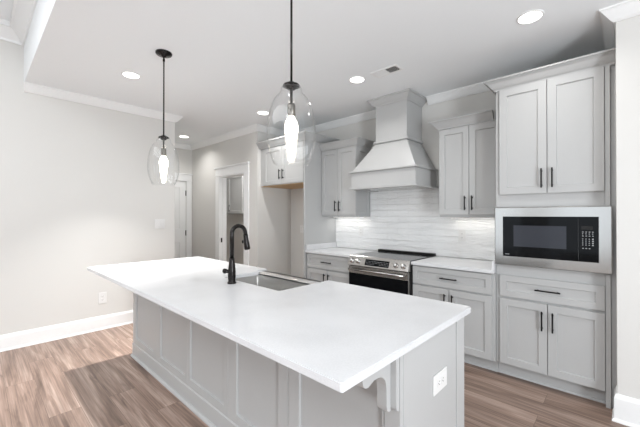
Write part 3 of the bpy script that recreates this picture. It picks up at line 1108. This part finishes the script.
# ------------------------------------------------------------------ recessed ceiling lights
for lab, x, y, pw_ in (('round recessed light in the ceiling in front of the tall microwave cabinet', -0.490, 2.684, 0.7),
                  ('round recessed light in the ceiling beside the air vent', -2.017, 2.703, 1.0),
                  ('round recessed light in the ceiling beside the far pendant canopy', -3.592, 1.072, 3.5),
                  ('round recessed light in the ceiling in front of the refrigerator recess', -3.609, 2.704, 1.3),
                  ('round recessed light in the hall ceiling near the white door', -5.729, 2.562, 1.0)):
    T = Thing('recessed_light', lab, 'ceiling light', (x, y, ZC), 'recessed ceiling lights')
    bm = bmesh.new()
    lathe(bm, [(0.0705, -0.0005), (0.086, -0.0005), (0.085, -0.003), (0.080, -0.0055), (0.074, -0.0055), (0.0705, -0.005)], (x, y, ZC), seg=40, closed=True)
    T.part('trim_ring', bm, 'trim')
    bm = bmesh.new()
    lathe(bm, [(0.0, -0.0015), (0.070, -0.0015), (0.070, -0.0055), (0.0, -0.0065)], (x, y, ZC), seg=40)
    T.part('lens', bm, 'lens')
    area_light('can_lamp', (x, y, ZC - 0.012), (x, y, 0), 0.08, 0.08, CAN_POWER * pw_, (1.0, 0.99, 0.97), shape='DISK', spread=math.radians({3.5: 78}.get(pw_, 140)))

# ------------------------------------------------------------------ air vent
VX0, VX1, VY0, VY1 = -1.835, -1.545, 2.668, 2.818
T = Thing('air_vent', 'white rectangular air vent in the ceiling near the hood', 'vent', ((VX0 + VX1) / 2, (VY0 + VY1) / 2, ZC))
bm = bmesh.new()
fz0, fz1 = ZC - 0.007, ZC - 0.0005
box(bm, VX0, VX1, VY0, VY0 + 0.022, fz0, fz1, 0.002)
box(bm, VX0, VX1, VY1 - 0.022, VY1, fz0, fz1, 0.002)
box(bm, VX0, VX0 + 0.022, VY0 + 0.022, VY1 - 0.022, fz0, fz1, 0.002)
box(bm, VX1 - 0.022, VX1, VY0 + 0.022, VY1 - 0.022, fz0, fz1, 0.002)
mx_ = (VX0 + VX1) / 2
box(bm, mx_ - 0.006, mx_ + 0.006, VY0 + 0.022, VY1 - 0.022, fz0, fz1, 0.001)
T.part('frame', bm, 'trim')
T.boxpart('throat', 'dark', (VX0 + 0.02, VX1 - 0.02, VY0 + 0.02, VY1 - 0.02, ZC - 0.0012, ZC - 0.0004), bev=0)
for side, (a, b) in ((-1, (VX0 + 0.022, mx_ - 0.006)), (1, (mx_ + 0.006, VX1 - 0.022))):
    nn = 7
    for k in range(nn):
        x = a + (k + 0.5) * (b - a) / nn
        bm = bmesh.new()
        rot = Matrix.Translation((x, 0, ZC - 0.0052)) @ Matrix.Rotation(math.radians(28 * side), 4, 'Y') @ Matrix.Translation((-x, 0, -(ZC - 0.0052)))
        box(bm, x - 0.0062, x + 0.0062, VY0 + 0.022, VY1 - 0.022, ZC - 0.0056, ZC - 0.0048, 0, mat=rot)
        T.part('vane', bm, 'trim')

# ------------------------------------------------------------------ outlets and switches
# local frame: plate in the x-z plane facing -Y, centre at the origin


def wall_frame(p, facing):
    if facing == '-y':
        return Matrix.Translation(p)
    return Matrix.Translation(p) @ Matrix(((0, -1, 0, 0), (1, 0, 0, 0), (0, 0, 1, 0), (0, 0, 0, 1)))


def local_part(T, name, boxes, mat, mw, parent=None):
    bm = bmesh.new()
    for d in boxes:
        box(bm, *d[:6], bev=d[6] if len(d) > 6 else 0.001, mat=mw)
    return T.part(name, bm, mat, parent)


def outlet(label, p, facing, w=0.075, h=0.12, lie=False, group=None, plate_mat='plate', face_mat='plate'):
    mw = wall_frame(p, facing)
    if lie:
        mw = mw @ Matrix.Rotation(math.radians(90), 4, 'Y')
    T = Thing('wall_outlet', label, 'outlet', p, group)
    local_part(T, 'plate', [(-w / 2, w / 2, -0.006, -0.0005, -h / 2, h / 2, 0.002)], plate_mat, mw)
    for s in (-1, 1):
        r = local_part(T, 'receptacle', [(-0.017, 0.017, -0.008, -0.0062, s * 0.02 - 0.0145, s * 0.02 + 0.0145, 0.0008)], face_mat, mw)
        local_part(T, 'slots', [(-0.008, -0.0055, -0.0085, -0.0078, s * 0.02 - 0.003, s * 0.02 + 0.006, 0), (0.0055, 0.008, -0.0085, -0.0078, s * 0.02 - 0.003, s * 0.02 + 0.006, 0),
                                (-0.002, 0.002, -0.0085, -0.0078, s * 0.02 - 0.0095, s * 0.02 - 0.0055, 0)], 'slot', mw, r)


outlet('white outlet low on the left wall above the baseboard', (XL, 1.083, 0.382), '+x', 0.085, 0.135)
outlet('white outlet lying sideways on the island end panel', (-0.614, 1.437, 0.65), '+x', 0.085, 0.14, lie=True)
outlet('white outlet on the tile backsplash left of the range', (-2.71, YB - 0.008, 1.165), '-y')
outlet('white outlet on the tile backsplash right of the range', (-1.331, YB - 0.008, 1.163), '-y')
outlet('white outlet on the back wall of the refrigerator recess', (-3.92, YB, 1.16), '-y')
bm = bmesh.new()
lathe(bm, [(0.0, 0.0), (0.04, 0.0), (0.04, 0.006), (0.032, 0.01), (0.0, 0.01)], (-6.655, LB - 0.0005, 0.755), axis=(0, -1, 0), seg=24)
tag(put('wall_outlet', bm, 'black', (-6.655, LB, 0.755)), 'round black outlet on the laundry wall seen through the doorway', 'outlet')

mw = wall_frame((XL, 1.752, 1.274), '+x')
T = Thing('light_switch', 'white double rocker switch near the end of the left wall', 'switch', (XL, 1.752, 1.274))
local_part(T, 'plate', [(-0.066, 0.066, -0.006, -0.0005, -0.064, 0.064, 0.002)], 'plate', mw)
for s in (-1, 1):
    local_part(T, 'rocker', [(s * 0.025 - 0.0165, s * 0.025 + 0.0165, -0.0095, -0.0062, -0.033, 0.033, 0.001)], 'plate', mw)
